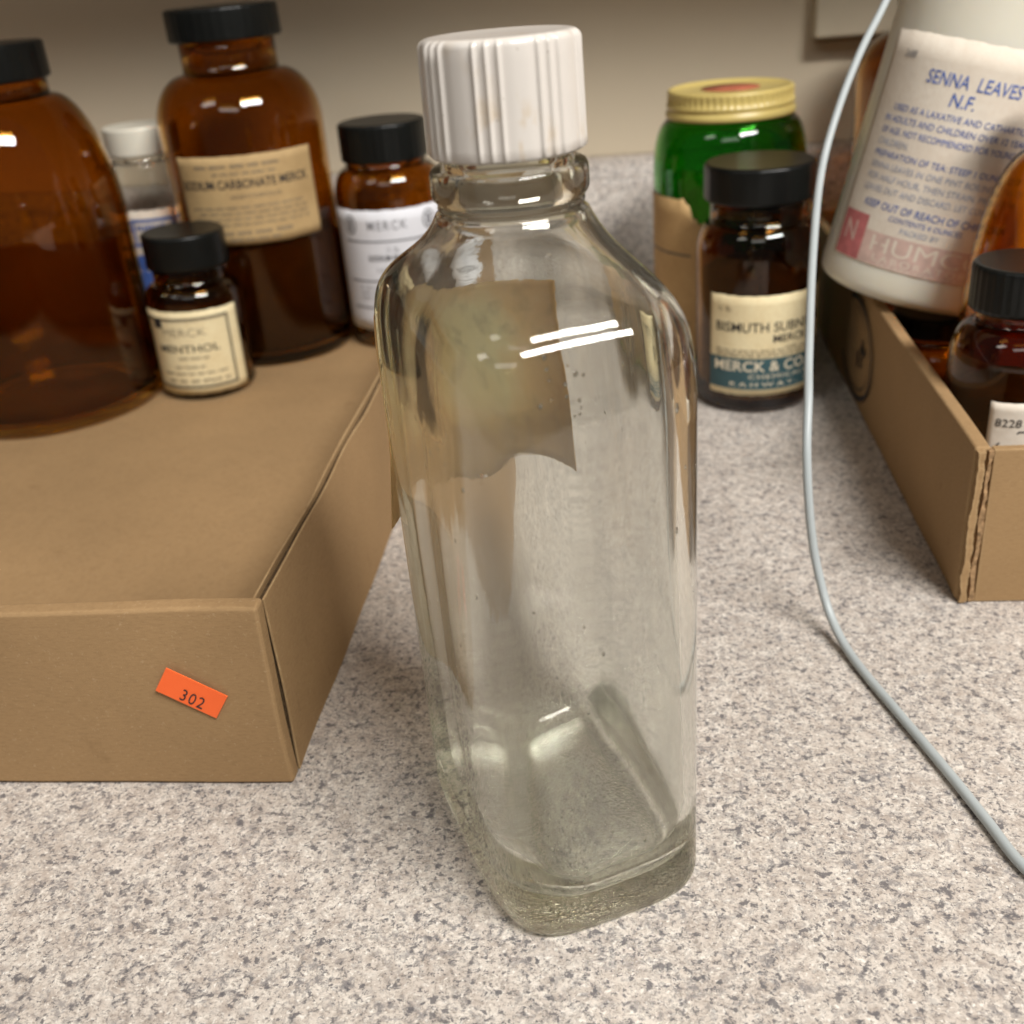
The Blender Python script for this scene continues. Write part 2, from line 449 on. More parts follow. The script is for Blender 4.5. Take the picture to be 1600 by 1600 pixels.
# ------------------------------------------------------------------ lettering
def text_mesh(s, size=1.0, bold=0.0, xs=1.0, shear=0.0, spacing=1.0):
    cu = bpy.data.curves.new('type', 'FONT'); cu.body = s; cu.size = size
    cu.align_x = 'CENTER'; cu.align_y = 'CENTER'; cu.resolution_u = 3
    cu.offset = bold * size; cu.shear = shear; cu.space_character = spacing
    o = bpy.data.objects.new('type', cu); C.objects.link(o)
    dg = bpy.context.evaluated_depsgraph_get(); dg.update()
    me = bpy.data.meshes.new_from_object(o.evaluated_get(dg))
    V = [(v.co.x * xs, v.co.y) for v in me.vertices]; F = [tuple(p.vertices) for p in me.polygons]
    bpy.data.objects.remove(o); bpy.data.curves.remove(cu); bpy.data.meshes.remove(me)
    return V, F


class Print:
    """Collects flat print in label coordinates (u along, v up), then lays it on a surface."""
    def __init__(s): s.V = []; s.F = []; s.mi = []; s.mats = []

    def _m(s, mat):
        if mat not in s.mats: s.mats.append(mat)
        return s.mats.index(mat)

    def add(s, V, F, mat, lift=0):
        b = len(s.V); k = s._m(mat)
        s.V += [(x, y, lift) for x, y in V]
        for f in F: s.F.append(tuple(i + b for i in f)); s.mi.append(k)

    def text(s, txt, u, v, size, mat, width=None, align='c', lift=1, **kw):
        V, F = text_mesh(txt, size, **kw)
        if not V: return
        x0 = min(p[0] for p in V); x1 = max(p[0] for p in V)
        k = width / (x1 - x0) if width else 1.0
        off = u - (x0 + x1) / 2 * k if align == 'c' else u - x0 * k
        s.add([(p[0] * k + off, p[1] + v) for p in V], F, mat, lift)

    def rect(s, u0, u1, v0, v1, mat, lift=0):
        n = max(1, int((u1 - u0) / 0.0015))
        V = []
        for i in range(n + 1):
            u = u0 + (u1 - u0) * i / n; V += [(u, v0), (u, v1)]
        s.add(V, [(2 * i, 2 * i + 2, 2 * i + 3, 2 * i + 1) for i in range(n)], mat, lift)

    def frame(s, u0, u1, v0, v1, w, mat, lift=0):
        s.rect(u0, u1, v0, v0 + w, mat, lift); s.rect(u0, u1, v1 - w, v1, mat, lift)
        s.rect(u0, u0 + w, v0 + w, v1 - w, mat, lift); s.rect(u1 - w, u1, v0 + w, v1 - w, mat, lift)

    def ring(s, u, v, ru, rv, w, mat, lift=0, a0=0, a1=360):
        n = 28; V = []
        for i in range(n + 1):
            a = R(a0 + (a1 - a0) * i / n); c, q = math.cos(a), math.sin(a)
            V += [(u + ru * c, v + rv * q), (u + (ru - w) * c, v + (rv - w) * q)]
        s.add(V, [(2 * i, 2 * i + 2, 2 * i + 3, 2 * i + 1) for i in range(n)], mat, lift)

    def words(s, u0, u1, v, h, mat, rnd, lift=0):
        """a line too small to read: short worn strokes the length of words"""
        u = u0
        while u < u1 - h:
            w = h * rnd.uniform(2.0, 5.0); e = min(u + w, u1)
            k = u
            while k < e - h * 0.2:
                s.rect(k, min(k + h * 0.42, e), v - h / 2 * rnd.uniform(0.6, 1), v + h / 2 * rnd.uniform(0.6, 1), mat, lift); k += h * 0.62
            u = e + h * 0.9

    def lay(s, fn, parent, name='lettering'):
        return mesh(name, [fn(u, v, 0.00012 + 0.00007 * l) for u, v, l in s.V], s.F, s.mats, parent, False, s.mi)


def cyl_fn(r, a_c, z_c):
    """label coords -> cylinder of radius r; a_c is the angle from the side that faces the camera (to its right)"""
    def fn(u, v, lift):
        a = a_c + u / r; q = r + 0.0003 + lift
        return (q * math.sin(a), -q * math.cos(a), z_c + v)
    return fn


def wrap_label(parent, r, a_c, z_c, w, h, mat, name='label', torn=None):
    fn = cyl_fn(r, a_c, z_c); nu, nv = max(8, int(w / 0.002)), 10
    V = []; F = []
    rnd = random.Random(int(w * 1e5))
    jag = [rnd.uniform(-0.00025, 0.00025) for _ in range(nu + 1)]
    for lay in (0.0, -0.00028):
        for j in range(nv + 1):
            for i in range(nu + 1):
                u = -w / 2 + w * i / nu; vv = -h / 2 + h * j / nv
                if j in (0, nv): vv += jag[i]
                if torn: vv = torn(u, vv)
                V.append(fn(u, vv, lay))
    N = (nu + 1) * (nv + 1)
    ix = lambda i, j, s=0: s * N + j * (nu + 1) + i
    for j in range(nv):
        for i in range(nu):
            F.append((ix(i, j), ix(i + 1, j), ix(i + 1, j + 1), ix(i, j + 1)))
            F.append((ix(i, j, 1), ix(i, j + 1, 1), ix(i + 1, j + 1, 1), ix(i + 1, j, 1)))
    for i in range(nu):
        F.append((ix(i, 0), ix(i, 0, 1), ix(i + 1, 0, 1), ix(i + 1, 0)))
        F.append((ix(i, nv), ix(i + 1, nv), ix(i + 1, nv, 1), ix(i, nv, 1)))
    for j in range(nv):
        F.append((ix(0, j), ix(0, j + 1), ix(0, j + 1, 1), ix(0, j, 1)))
        F.append((ix(nu, j), ix(nu, j, 1), ix(nu, j + 1, 1), ix(nu, j + 1)))
    return mesh(name, V, F, mat, parent, True), fn


def facing(x, y): return math.atan2(-x, y)


def cap_rings(R0, z0, z1, rib=None, rnd=0.0018, seg=120, flare=0.0, inner=0.72):
    """closed cap with a rounded top edge and an open-looking rim; rib(angle)->extra radius on the skirt"""
    prof = [(R0 * inner, z0 + 0.0015, 0), (R0 * inner, z0, 0), (R0 - 0.0006 + flare, z0, 0), (R0 + flare, z0 + 0.0006, 1)]
    n = 5
    for i in range(1, 8): prof.append((R0 + flare * (1 - i / 8), z0 + (z1 - rnd - z0) * i / 8, 1))
    for i in range(n + 1):
        a = PI / 2 * i / n
        prof.append((R0 - rnd + rnd * math.cos(a), z1 - rnd + rnd * math.sin(a), 1 - i / n))
    prof += [(R0 - rnd - 0.0008, z1 - 0.00005, 0), (R0 * 0.6, z1 - 0.0003, 0), (R0 * 0.2, z1 - 0.0003, 0)]
    rings = []
    for r, z, k in prof:
        rings.append([((r + (rib(2 * PI * j / seg) * k if rib else 0)) * math.cos(2 * PI * j / seg),
                       (r + (rib(2 * PI * j / seg) * k if rib else 0)) * math.sin(2 * PI * j / seg), z) for j in range(seg)])
    return rings


def make_cap(parent, R0, z0, z1, mat, rib=None, name='cap', rnd=0.0018, seg=120, flare=0.0, inner=0.72):
    V, F = loft(cap_rings(R0, z0, z1, rib, rnd, seg, flare, inner))
    return mesh(name, V, F, mat, parent, True)


knurl = lambda a: 0.00022 * math.cos(36 * a)

# ------------------------------------------------------------------ setting
YAW = R(-7.45)
EX = Vector((math.cos(YAW), math.sin(YAW), 0)); EY = Vector((-math.sin(YAW), math.cos(YAW), 0))
PW = Vector((0.1, 0.695, 0))              # a point on the backsplash face


def setting(name, V, F, mat, smooth=False):
    o = mesh(name, V, F, mat, None, smooth); o.location = PW; o.rotation_euler = (0, 0, YAW)
    o['kind'] = 'structure'; return o


V, F = box_vf(-1.2, 1.2, -0.82, 0.03, -0.038, 0.0)
ct = setting('countertop', V, F, M['counter'])
prof = [(0.0, -0.002), (0.0, 0.073)]
for i in range(9):
    a = PI / 2 * i / 8; prof.append((0.014 - 0.014 * math.cos(a), 0.073 + 0.014 * math.sin(a)))
prof += [(0.022, 0.087), (0.022, -0.002)]
V = []; F = []
for x in (-1.2, 1.2): V += [(x, y, z) for y, z in prof]
n = len(prof)
for i in range(n - 1): F.append((i, n + i, n + i + 1, i + 1))
F += [tuple(range(n)), tuple(reversed(range(n, 2 * n)))]
bs = setting('backsplash', V, F, M['counter'], False)
for p in bs.data.polygons: p.use_smooth = len(p.vertices) == 4
V, F = box_vf(-1.3, 1.3, 0.022, 0.06, -0.05, 1.6)
setting('wall', V, F, M['wall'])
V, F = box_vf(-1.2, 1.2, -0.20, 0.021, 0.366, 0.95)
setting('upper_cabinet', V, F, M['cabinet'])


def local(p):                              # world -> counter axes
    d = Vector(p) - PW; return Vector((d.dot(EX), d.dot(EY), d.z))


# wall box at the top
q = local((0.2025, 0.6816, 0.1457))
wb = empty('wall_box', PW, YAW, 'cream plastic box on the wall behind the hanging grey cable', 'wall box')
box('cover', (q.x, q.x + 0.085, 0.006, 0.0215, q.z + 0.002, q.z + 0.14), M['plate'], wb, 0.0025)
box('base_plate', (q.x + 0.003, q.x + 0.088, 0.0155, 0.0218, q.z - 0.0005, q.z + 0.0015), M['cabinet'], wb, 0.0006)


# ------------------------------------------------------------------ hero bottle
def hero():
    root = empty('glass_bottle', (0.0053, 0.2216, 0.0), 0.3157,
                 'tall empty clear glass bottle with white ribbed cap in the middle', 'bottle')
    A, B, NE = 0.02727, 0.04078, 4.32
    # angular samples, denser at the corners
    N = 176
    th = []
    tt = [2 * PI * i / N for i in range(N)]
    for t_ in tt:
        c, s = math.cos(t_), math.sin(t_)
        x = A * math.copysign(abs(c) ** (2 / 3.2), c); y = B * math.copysign(abs(s) ** (2 / 3.2), s)
        th.append(math.atan2(y, x))

    def sec(a, b, n, z, dr=None):
        out = []
        ox = OFF * min(1.0, max(0.0, (0.155 - z) / 0.03)) if dr else 0.0
        for i, t_ in enumerate(th):
            c, s = abs(math.cos(t_)), abs(math.sin(t_))
            r = ((c / a) ** n + (s / b) ** n) ** (-1 / n)
            if dr: r += dr(t_, z)
            out.append((r * math.cos(t_) + ox, r * math.sin(t_), z))
        return out
    OFF = 0.0014                                # the hollow sits off centre: one side wall is thicker
    RN = 0.0146
    G = [(0.130, 1.0), (0.1345, 0.988), (0.139, 0.968), (0.143, 0.93), (0.1465, 0.855), (0.1495, 0.735), (0.152, 0.59), (0.1545, 0.43),
         (0.157, 0.29), (0.1595, 0.175), (0.162, 0.09), (0.1645, 0.03), (0.1665, 0.0)]

    def g_at(z):
        if z <= G[0][0]: return 1.0
        for (z0, a), (z1, b) in zip(G, G[1:]):
            if z <= z1:
                t_ = (z - z0) / (z1 - z0); return a + (b - a) * t_
        return 0.0

    def body(z, inset=0.0):
        k = g_at(z)
        # light smoothing of the profile
        k = (g_at(z - 0.0015) + 2 * k + g_at(z + 0.0015)) / 4
        return RN + (A - RN) * k - inset, RN + (B - RN) * k - inset, 2 + (NE - 2) * k
    rings = []
    # underside with a shallow push-up
    for k, z in ((0.02, 0.0022), (0.35, 0.0021), (0.62, 0.0017), (0.78, 0.0006)):
        rings.append(sec(A * k, B * k, NE, z))
    for ins, z in ((0.0048, 0.0), (0.0030, 0.0002), (0.0016, 0.0010), (0.0007, 0.0022), (0.0002, 0.0037), (0.0, 0.0055), (0.0, 0.0085), (0.0, 0.012)):
        rings.append(sec(A - ins, B - ins, NE, z))
    z = 0.018
    while z < 0.128:
        rings.append(sec(A, B, NE, z)); z += 0.006
    z = 0.128
    while z < 0.1636:
        a, b, n = body(z); rings.append(sec(a, b, n, z)); z += 0.0013
    # neck: transfer bead, finish under the cap
    for r, z in ((0.0146, 0.1640), (0.0149, 0.1644), (0.0150, 0.1648), (0.0149, 0.1652), (0.0148, 0.1655), (0.0152, 0.1660), (0.0157, 0.1666), (0.01595, 0.1674),
                 (0.0160, 0.1684), (0.0160, 0.1706), (0.0159, 0.1715), (0.0155, 0.1722), (0.0149, 0.1725),
                 (0.0136, 0.1727), (0.0131, 0.1737), (0.0130, 0.178), (0.0130, 0.188), (0.0126, 0.1905), (0.0118, 0.1912), (0.0108, 0.1905)):
        rings.append(sec(r, r, 2, z))
    n_out = len(rings)
    # inside, top to bottom
    for r, z in ((0.0104, 0.188), (0.0103, 0.175), (0.0106, 0.168)):
        rings.append(sec(r, r, 2, z))
    wall = 0.0027
    NI = 3.7                                   # the inside is rounder than the outside: thick corners

    def wob(t_, z):
        p = Vector((math.cos(t_) * 1.6, math.sin(t_) * 1.6, z * 14))
        k = min(1, max(0, (0.16 - z) / 0.03))
        return k * (0.00050 * mnoise.noise(p * 1.2) + 0.00010 * mnoise.noise(Vector((math.cos(t_) * 4, math.sin(t_) * 4, z * 12 + 5))))
    z = 0.164
    while z > 0.028:
        a, b, n = body(z, wall); a -= 0.0004 * min(1.0, max(0.0, (0.155 - z) / 0.03))
        k = min(1.0, max(0.0, (0.166 - z) / 0.02)); n = min(n, 2 + (NI - 2) * k)
        rings.append(sec(a, b, n, z, wob)); z -= 0.0016
    for ins, z in ((0.0028, 0.0250), (0.0030, 0.0215), (0.0034, 0.0185), (0.0040, 0.0158), (0.0049, 0.0134), (0.0062, 0.0112), (0.0079, 0.0095), (0.0100, 0.0084), (0.0125, 0.0077)):
        rings.append(sec(A - ins - 0.0004, B - ins, NI, z, wob))
    for k, z in ((0.40, 0.0074), (0.2, 0.0074), (0.02, 0.0074)):
        rings.append(sec(A * k, B * k, 2.4, z))
    V, F = loft(rings)
    ob = mesh('body', V, F, M['clear'], root, True)
    at = ob.data.attributes.new('inner', 'FLOAT', 'POINT')
    at.data.foreach_set('value', [1.0 if i >= n_out * N else 0.0 for i in range(len(V))])

    # cap: panels between groups of three beads
    def rib(a):
        d = ((a + R(3)) % (PI / 4)) - PI / 8
        e = 0
        for o_ in (-R(8.6), 0, R(8.6)):
            e += 0.00075 * math.exp(-((d - o_) / R(1.45)) ** 2)
        return e - 0.00022 * math.exp(-(d / R(15)) ** 6)
    cap = make_cap(root, 0.01515, 0.1746, 0.1961, M['cap_white'], rib, 'cap', 0.0016, 480, 0.0003, 0.86)
    cap.rotation_euler = (0, 0, R(-4))

    # air bubbles and a drip caught in the wall
    bm = bmesh.new(); bmesh.ops.create_icosphere(bm, subdivisions=2, radius=1.0)
    bmesh.ops.reverse_faces(bm, faces=bm.faces)
    me = bpy.data.meshes.new('air_bubble'); bm.to_mesh(me); bm.free(); me.materials.append(M['bubble'])
    me.polygons.foreach_set('use_smooth', [True] * len(me.polygons))
    rb = random.Random(21)
    spots = [(rb.uniform(-2.75, -0.45), rb.uniform(0.015, 0.146), rb.uniform(0.00018, 0.00038), rb.uniform(1.0, 2.2)) for _ in range(24)]
    spots += [(-1.75 + rb.uniform(-0.12, 0.12), 0.139 + rb.uniform(-0.006, 0.004), rb.uniform(0.0002, 0.0004), 1.3) for _ in range(14)]
    spots += [(-1.95 + rb.uniform(-0.06, 0.06), 0.034 + rb.uniform(-0.006, 0.006), rb.uniform(0.0002, 0.00045), 1.5) for _ in range(6)]
    spots.append((-1.17, 0.1300, 0.00045, 2.6))
    for t_, z, r_, el in spots:
        a, b_, n = body(z)
        c, q_ = abs(math.cos(t_)), abs(math.sin(t_))
        rr = ((c / a) ** n + (q_ / b_) ** n) ** (-1 / n) - 0.0011
        o = bpy.data.objects.new('air_bubble', me); C.objects.link(o); o.parent = root
        o.location = (rr * math.cos(t_), rr * math.sin(t_), z); o.scale = (r_, r_, r_ * el)

    # label stuck on the far side, lower left corner lifting
    nu, nv = 70, 24; V = []; F = []
    t0, t1 = R(57), R(139); zt, zb = 0.1375, 0.0845
    rnd = random.Random(3)
    jt = [rnd.uniform(-0.0001, 0.0001) for _ in range(nu + 1)]
    for lay in (0, 1):
        for j in range(nv + 1):
            for i in range(nu + 1):
                t_ = t0 + (t1 - t0) * i / nu
                up = 0.0048 * math.sin(PI * min(1.0, (i / nu) / 0.82)) if i / nu < 0.82 else 0.0
                z = zb + up + (zt - zb - up) * j / nv
                if j in (0, nv): z += jt[i]
                c, s = abs(math.cos(t_)), abs(math.sin(t_))
                a, b, n = body(z)
                r = ((c / a) ** n + (s / b) ** n) ** (-1 / n) + 0.00005 + 0.00016 * lay
                lift = max(0, (i / nu - 0.86) / 0.14) ** 1.5 * max(0, 1 - j / nv * 2.2)
                r += 0.0030 * lift
                V.append((r * math.cos(t_), r * math.sin(t_), z))
    Nn = (nu + 1) * (nv + 1); ix = lambda i, j, s=0: s * Nn + j * (nu + 1) + i
    for j in range(nv):
        for i in range(nu):
            F.append((ix(i, j, 1), ix(i + 1, j, 1), ix(i + 1, j + 1, 1), ix(i, j + 1, 1)))
            F.append((ix(i, j), ix(i, j + 1), ix(i + 1, j + 1), ix(i + 1, j)))
    for i in range(nu):
        F.append((ix(i, 0), ix(i + 1, 0), ix(i + 1, 0, 1), ix(i, 0, 1))); F.append((ix(i, nv), ix(i, nv, 1), ix(i + 1, nv, 1), ix(i + 1, nv)))
    for j in range(nv):
        F.append((ix(0, j), ix(0, j, 1), ix(0, j + 1, 1), ix(0, j + 1))); F.append((ix(nu, j), ix(nu, j + 1), ix(nu, j + 1, 1), ix(nu, j, 1)))
    mesh('label', V, F, M['backlabel'], root, True)
    return root


hero()


# ------------------------------------------------------------------ cardboard trays
def wavy_panel(name, b, mat, parent, bevel, seg=3, wob=0.0, seed=0, cuts=(1, 1, 1)):
    """a cardboard panel with slightly wandering faces"""
    bm = bmesh.new()
    x0, x1, y0, y1, z0, z1 = b
    nx, ny, nz = cuts
    idx = {}
    def vert(i, j, k):
        if (i, j, k) not in idx:
            p = Vector((x0 + (x1 - x0) * i / nx, y0 + (y1 - y0) * j / ny, z0 + (z1 - z0) * k / nz))
            q = p * 22 + Vector((seed, seed * 2, 0))
            d = Vector((mnoise.noise(q), mnoise.noise(q + Vector((9, 0, 0))), mnoise.noise(q + Vector((0, 9, 0)))))
            if k == 0: d.z = abs(d.z) * 0.3 * (1 if z0 < 0.01 else 0)
            idx[(i, j, k)] = bm.verts.new(p + d * wob)
        return idx[(i, j, k)]
    def quad(a): bm.faces.new([vert(*q) for q in a])
    for i in range(nx):
        for j in range(ny):
            quad([(i, j, 0), (i, j + 1, 0), (i + 1, j + 1, 0), (i + 1, j, 0)]); quad([(i, j, nz), (i + 1, j, nz), (i + 1, j + 1, nz), (i, j + 1, nz)])
    for i in range(nx):
        for k in range(nz):
            quad([(i, 0, k), (i + 1, 0, k), (i + 1, 0, k + 1), (i, 0, k + 1)]); quad([(i, ny, k), (i, ny, k + 1), (i + 1, ny, k + 1), (i + 1, ny, k)])
    for j in range(ny):
        for k in range(nz):
            quad([(0, j, k), (0, j, k + 1), (0, j + 1, k + 1), (0, j + 1, k)]); quad([(nx, j, k), (nx, j + 1, k), (nx, j + 1, k + 1), (nx, j, k + 1)])
    me = bpy.data.meshes.new(name); bm.to_mesh(me); bm.free(); me.materials.append(mat)
    me.polygons.foreach_set('use_smooth', [True] * len(me.polygons))
    o = bpy.data.objects.new(name, me); C.objects.link(o); o.parent = parent
    md = o.modifiers.new('bevel', 'BEVEL'); md.width = bevel; md.segments = seg; md.limit_method = 'ANGLE'; md.angle_limit = R(50)
    o.modifiers.new('wn', 'WEIGHTED_NORMAL')
    return o


# left tray: origin at its near right corner, x runs along the front to the right
lt = empty('cardboard_tray', (-0.0705, 0.2432, 0), YAW, 'low open brown cardboard tray with an orange sticker, holding amber bottles', 'tray')
TW, TD, TZ = 0.40, 0.455, 0.0597
wavy_panel('floor_panel', (-TW + 0.004, -0.004, 0.007, TD - 0.004, 0.0004, 0.003), M['card'], lt, 0.0002, 1, 0.0003, 1, (24, 24, 1))
fp = wavy_panel('front_panel', (-TW, 0.0006, 0.0, 0.0060, 0.0003, TZ + 0.0006), M['card'], lt, 0.0013, 3, 0.0010, 2, (40, 1, 6))
wavy_panel('side_panel', (0.0001, 0.0008, 0.0064, TD, 0.0003, TZ - 0.0003), M['card'], lt, 0.00015, 1, 0.0009, 3, (1, 60, 6))
wavy_panel('fluted_core', (-0.0020, -0.00005, 0.0068, TD, 0.0006, TZ - 0.0024), M['core'], lt, 0.0001, 1, 0.0006, 13, (1, 60, 4))
wavy_panel('inner_liner', (-0.0029, -0.00215, 0.0066, TD, 0.003, TZ - 0.0008), M['card'], lt, 0.00015, 1, 0.0011, 4, (1, 60, 6))
wavy_panel('side_panel', (-TW - 0.003, -TW, 0.0, TD, 0.0003, TZ), M['card'], lt, 0.0004, 2, 0.0004, 5, (1, 30, 5))
wavy_panel('back_panel', (-TW, -0.0012, TD, TD + 0.004, 0.0003, TZ), M['card'], lt, 0.0006, 2, 0.0004, 6, (30, 1, 5))
# sticker on the front panel
c_ = Vector((-0.0227, 0.0339)); ang = math.atan2(0.0327 - 0.0427, 0.0277 - 0.0119)
ux = Vector((math.cos(ang), math.sin(ang))); uy = Vector((-ux.y, ux.x))
SW, SH = 0.0184, 0.0090


def stick_fn(u, v, lift):
    p = c_ + ux * u + uy * v
    return (p.x, -0.00075 - lift, p.y)


V = []; F = []
for lay in (0.0, 0.0003):
    for (a, b) in ((-1, -1), (1, -1), (1, 1), (-1, 1)): V.append(stick_fn(a * SW / 2, b * SH / 2, lay))
F = [(4, 5, 6, 7), (0, 3, 2, 1), (0, 1, 5, 4), (1, 2, 6, 5), (2, 3, 7, 6), (3, 0, 4, 7)]
st = mesh('price_sticker', V, F, M['orange'], lt, False)
pr = Print(); pr.text('302', 0.0010, -0.0018, 0.0060, M['ink'], width=0.0068, spacing=1.15, bold=-0.004)
pr.lay(lambda u, v, l: stick_fn(u, v, l + 0.0003), st)

# right tray
rt = empty('cardboard_tray', (0.1486, 0.3061, 0), YAW, 'open brown cardboard tray with worn corner and black printed emblem, at the right', 'tray')
RW, RD, RZ = 0.30, 0.345, 0.0585
wavy_panel('floor_panel', (0.006, RW - 0.004, 0.006, RD - 0.002, 0.0004, 0.003), M['card'], rt, 0.0002, 1, 0.0003, 7, (20, 20, 1))
wavy_panel('side_panel', (0.0, 0.0052, 0.0012, RD, 0.0003, RZ - 0.0005), M['card'], rt, 0.0012, 3, 0.0005, 8, (1, 40, 6))
wavy_panel('front_panel', (0.0060, RW, 0.0, 0.0036, 0.0003, RZ - 0.0008), M['card'], rt, 0.0004, 2, 0.0005, 9, (30, 1, 6))
wavy_panel('side_panel', (RW + 0.0005, RW + 0.0035, 0.0, RD, 0.0003, RZ), M['card'], rt, 0.0004, 2, 0.0004, 10, (1, 30, 6))
wavy_panel('back_panel', (0.0055, RW, RD - 0.001, RD + 0.003, 0.0003, RZ - 0.002), M['card'], rt, 0.0006, 2, 0.0004, 11, (30, 1, 5))
# raw corrugated edge showing at the near corner
rnd = random.Random(5)
for x0, x1, y0, name, mt in ((0.0008, 0.0030, -0.0009, 'torn_edge', 'card'), (0.0040, 0.0056, -0.0002, 'torn_edge', 'cardcut')):
    rings = []; n = 70
    for i in range(n + 1):
        z = 0.0006 + (RZ - 0.002) * i / n
        w = 0.0009 * mnoise.noise(Vector((z * 130, x0 * 900, 0))) + rnd.uniform(-0.00012, 0.00012)
        w2 = 0.0007 * mnoise.noise(Vector((z * 210, x0 * 900, 4))) + rnd.uniform(-0.00015, 0.00015)
        e = 0.0005 * abs(mnoise.noise(Vector((z * 160, 3, x0 * 500))))
        rings.append([(x0 + w, y0 - e, z), (x1 + w2, y0 + 0.0003 - e, z), (x1 + w2, 0.0028, z), (x0 + w, 0.0026, z)])
    V, F = loft(rings)
    mesh(name, V, F, M[mt], rt, False)
# printed emblem on the left side panel: a ring round an open-book like mark
pe = Print()
pe.ring(0.182, 0.0285, 0.036, 0.0245, 0.0024, M['ink'], 0, 60, 330)
pe.ring(0.182, 0.0285, 0.029, 0.0195, 0.0007, M['ink'], 0, 80, 320)
pe.rect(0.162, 0.172, 0.030, 0.0325, M['ink']); pe.rect(0.168, 0.1705, 0.022, 0.036, M['ink']); pe.rect(0.176, 0.179, 0.020, 0.028, M['ink'])
pe.lay(lambda u, v, l: (-0.0010 - l, u, v), rt, 'printed_emblem')


# ------------------------------------------------------------------ bottles
def round_bottle(name, label, x, y, z, r, sh0, sh1, neck_r, neck_top, cap, glass, cap_mat, wall=0.0026, group=None, cap_seg=120, floor=0.005,
                 base_round=0.004, cat='bottle', capname='cap', cap_rib=knurl, yaw=0.0, shoulder=1.0, face=True):
    """sh0..sh1 heights of the shoulder; cap=(r,z0,z1)"""
    root = empty(name, (x, y, z), (facing(x, y) if face else 0) + yaw, label, cat, group)
    P = [(r - base_round, 0.0), (r - base_round * 0.35, base_round * 0.25), (r, base_round * 1.1)]
    for i in range(1, 7): P.append((r, base_round * 1.1 + (sh0 - base_round * 1.1) * i / 7))
    k = 14
    for i in range(k + 1):
        a = i / k
        # ogee: round over from the body, then flare up into the neck
        rr = neck_r + (r - neck_r) * (math.cos(a * PI / 2) ** (0.9 * shoulder) * (1 - a * a * 0.15))
        zz = sh0 + (sh1 - sh0) * math.sin(a * PI / 2) ** 1.05
        P.append((max(rr, neck_r), zz))
    P += [(neck_r, sh1 + (neck_top - sh1) * 0.35), (neck_r * 1.0, neck_top)]
    glass_shell('body', P, wall, floor, glass, root)
    make_cap(root, cap[0], cap[1], cap[2], cap_mat, cap_rib, capname, 0.0016, cap_seg, 0.0)
    return root


def shade_fill(parent, r, z0, z1):  # dark solid added to imitate the shade seen low in the amber bottles
    lathe('shade_fill', [(0.0, z0), (r * 0.9, z0), (r, z0 + 0.004), (r, z1 - 0.001), (r * 0.8, z1 + 0.001), (r * 0.3, z1), (0.0, z1 - 0.001)], M['fill_shade'], parent, 48)


FL = 0.0032
ZO = FL                                     # heights below were measured from the counter
rnd = random.Random(11)

# 1 big amber jug at the left edge
b = round_bottle('amber_bottle', 'largest amber bottle, wide and unlabelled, cut off by the left edge', -0.2500, 0.5830, FL, 0.0595, 0.098, 0.160, 0.036, 0.171,
                 (0.0385, 0.168, 0.185), M['amber'], M['black_cap'], 0.003, 'amber bottles standing in the left tray')

# 2 tall amber bottle with a browned label
b = round_bottle('amber_bottle', 'tall amber bottle with black cap and browned carbonate label in the left tray', -0.1344, 0.6513, FL, 0.0463, 0.131, 0.1585, 0.0262, 0.177,
                 (0.0305, 0.1750, 0.1915), M['amber'], M['black_cap'], 0.003, 'amber bottles standing in the left tray')
lb, fn = wrap_label(b, 0.0463, R(-4), 0.0960, 0.082, 0.0475, M['p_brown'])
p = Print()
p.text('SODIUM CARBONATE MERCK', -0.001, 0.0088, 0.0066, M['ink'], width=0.074, bold=0.017)
p.words(-0.028, 0.020, 0.0185, 0.0022, M['ink_soft'], rnd); p.words(-0.018, 0.018, 0.0145, 0.0016, M['ink_soft'], rnd)
p.text('ANHYDROUS', 0.004, 0.0022, 0.0030, M['ink_soft'], width=0.028)
for k, v_ in enumerate((-0.0035, -0.0065, -0.0095, -0.0125)): p.words(-0.034 + 0.004 * (k % 2), 0.033, v_, 0.0014, M['ink_soft'], rnd)
p.words(-0.022, 0.022, -0.0172, 0.0022, M['ink_soft'], rnd); p.words(-0.014, 0.014, -0.0208, 0.0016, M['ink_soft'], rnd)
p.lay(fn, lb)

shade_fill(b, 0.0463 - 0.0034, 0.0062, 0.070)

# 3 small menthol bottle
b = round_bottle('amber_bottle', 'smallest amber bottle with black cap and bordered cream menthol label', -0.1643, 0.5845, FL, 0.0258, 0.0530, 0.0610, 0.0195, 0.072,
                 (0.0218, 0.0695, 0.0878), M['amber_dark'], M['black_cap'], 0.0022, 'amber bottles standing in the left tray', cap_rib=None)
b.rotation_euler = (0, R(1.2), b.rotation_euler.z)
shade_fill(b, 0.0258 - 0.0026, 0.0062, 0.050)
lb, fn = wrap_label(b, 0.0258, R(-18), 0.0270, 0.060, 0.0460, M['p_cream'])
p = Print()
p.frame(-0.0275, 0.0235, -0.0195, 0.0195, 0.0010, M['ink'])
p.frame(-0.0260, 0.0220, -0.0181, 0.0181, 0.0003, M['ink_soft'])
p.text('MENTHOL', -0.001, 0.0025, 0.0058, M['ink'], width=0.034, bold=0.008)
p.text('MERCK', -0.002, 0.0115, 0.0062, M['ink_soft'], width=0.024, bold=-0.012)
p.rect(-0.0200, -0.0140, 0.0140, 0.0195, M['ink'], 1)
p.words(-0.007, 0.010, -0.0025, 0.0015, M['ink_soft'], rnd); p.words(-0.010, 0.007, -0.0075, 0.0015, M['ink_soft'], rnd)
p.words(-0.018, 0.018, -0.0112, 0.0015, M['ink_soft'], rnd); p.words(-0.016, 0.019, -0.0155, 0.0020, M['ink_soft'], rnd)
p.lay(fn, lb)

